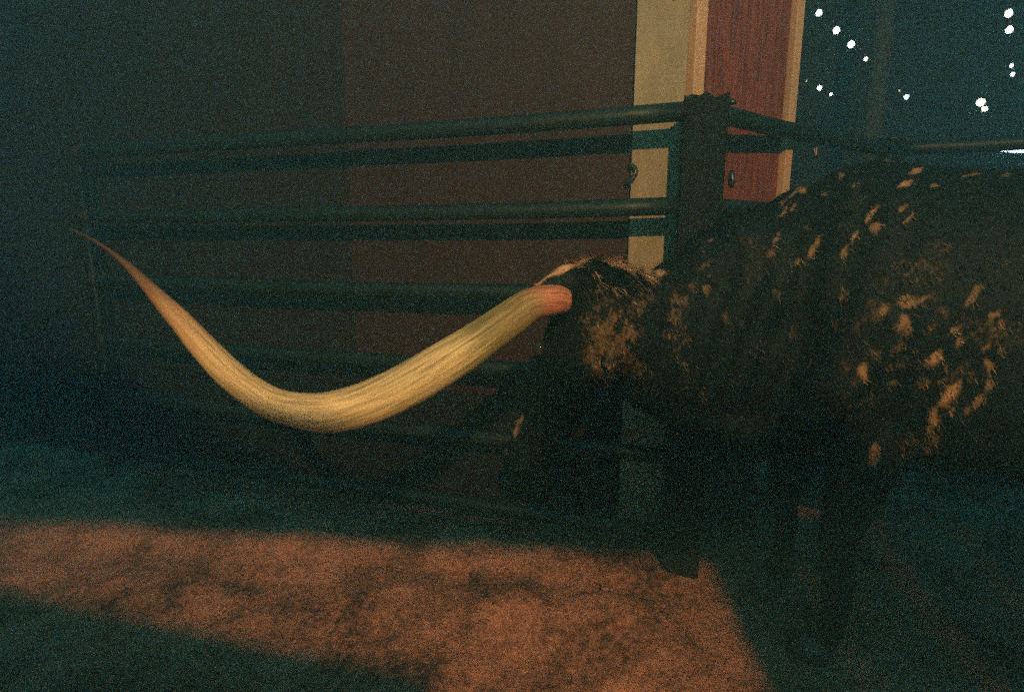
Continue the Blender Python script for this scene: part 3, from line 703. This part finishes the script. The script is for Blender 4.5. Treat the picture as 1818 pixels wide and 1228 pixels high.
# ears, eyes, nostrils, hooves, tail
def ear(base, direction, nrm, ln, wd):
    bm = bmesh.new(); direction = direction.normalized(); s = direction.cross(nrm).normalized(); nr = s.cross(direction).normalized()
    rings = []
    for i in range(15):
        t = i / 14; w_ = wd * (math.sin(PI * min(1, t * .93 + .07)) ** .7) * (1 - .15 * t); c_ = base + direction * (ln * t) + nr * (-.03 * math.sin(PI * t))
        rings.append([c_ + s * (w_ * math.cos(a)) + nr * (.012 * math.sin(a) * (1 - .5 * t) - .25 * w_ * math.cos(a) ** 2) for a in [2 * PI * k / 16 for k in range(16)]])
    ring_loft(bm, rings)
    o = bmobj('ear', bm, M['hide'], steer, True)
    P_ = np.array([v.co[:] for v in o.data.vertices]); q = np.array([max(0, min(1, .22 + noise.noise(Vector(p * 26)) * .9)) for p in P_])
    cc = o.data.color_attributes.new('coat', 'FLOAT_COLOR', 'POINT'); cc.data.foreach_set('color', np.stack([q, q, q, np.ones(len(q))], 1).ravel())
ear(HP + AX * .085 + Vector((.02, 0, -.075)), Vector((.36, -.34, -.72)), Vector((-.5, -.85, .1)), .150, .036)
ear(HP - AX * .085 + Vector((.02, 0, -.075)), Vector((.7, .45, -.45)), Vector((.5, -.85, .1)), .150, .036)
M['eye'] = mat('wet_dark_eye', (.02, .015, .012), rough=.08, bump=0, spec=.8)
for s in (1, -1):
    c_ = HP + HD * .33 + AX * (.094 * s) + hf * .045
    bm = bmesh.new(); bmesh.ops.create_uvsphere(bm, u_segments=18, v_segments=12, radius=.021); bmesh.ops.translate(bm, verts=bm.verts, vec=c_); bmobj('eye', bm, M['eye'], steer, True)
    c_ = HP + HD * 1.0 + AX * (.038 * s) + hf * .045
    bm = bmesh.new(); bmesh.ops.create_uvsphere(bm, u_segments=12, v_segments=8, radius=.013); bmesh.ops.translate(bm, verts=bm.verts, vec=c_); bmobj('nostril', bm, M['hoof'], steer, True)
for sgn, adv in ((1, 0.0), (-1, -.12)):
    for c_ in (W + NL * (.165 * sgn) + D * (adv - .06), W + D * (1.38 + adv) + NL * (.15 * sgn)):
        bm = bmesh.new(); tube(bm, [L3(c_ - D * .02, -.01), L3(c_ - D * .01, .03), L3(c_, .075)], [.066, .060, .048], 18); bmobj('hoof', bm, M['hoof'], steer, True)
tl = W + D * 1.60; bm = bmesh.new()
tube(bm, catmull([L3(tl, 1.36), L3(tl + D * .10, 1.25), L3(tl + D * .13, .95), L3(tl + D * .12, .60), L3(tl + D * .12, .45), L3(tl + D * .12, .32)], 4),
     list(np.interp(np.linspace(0, 5, 21), range(6), [.04, .03, .022, .025, .04, .01])), 12); bmobj('tail', bm, M['hoof'], steer, True)

# ------------------------------------------------------------------ added veil that lifts the dark areas to teal
bm = bmesh.new(); bmesh.ops.create_cube(bm, size=1)
for v in bm.verts: v.co = Vector((v.co.x * 25, 1 + v.co.y * 21, -1.1 + (v.co.z + .5) * 6.6))
hz = bmobj('haze', bm, None); hz['kind'] = 'stuff'; hz['label'] = 'thin teal veil added over the yard to lift the darks'
m = bpy.data.materials.new('teal_veil'); m.use_nodes = True; n = m.node_tree; n.nodes.clear()
o_ = n.nodes.new('ShaderNodeOutputMaterial'); pv = n.nodes.new('ShaderNodeVolumePrincipled')
pv.inputs['Color'].default_value = (.30, .80, 1.0, 1); pv.inputs['Density'].default_value = .10; pv.inputs['Anisotropy'].default_value = .50
n.links.new(pv.outputs[0], o_.inputs['Volume']); hz.data.materials.append(m)
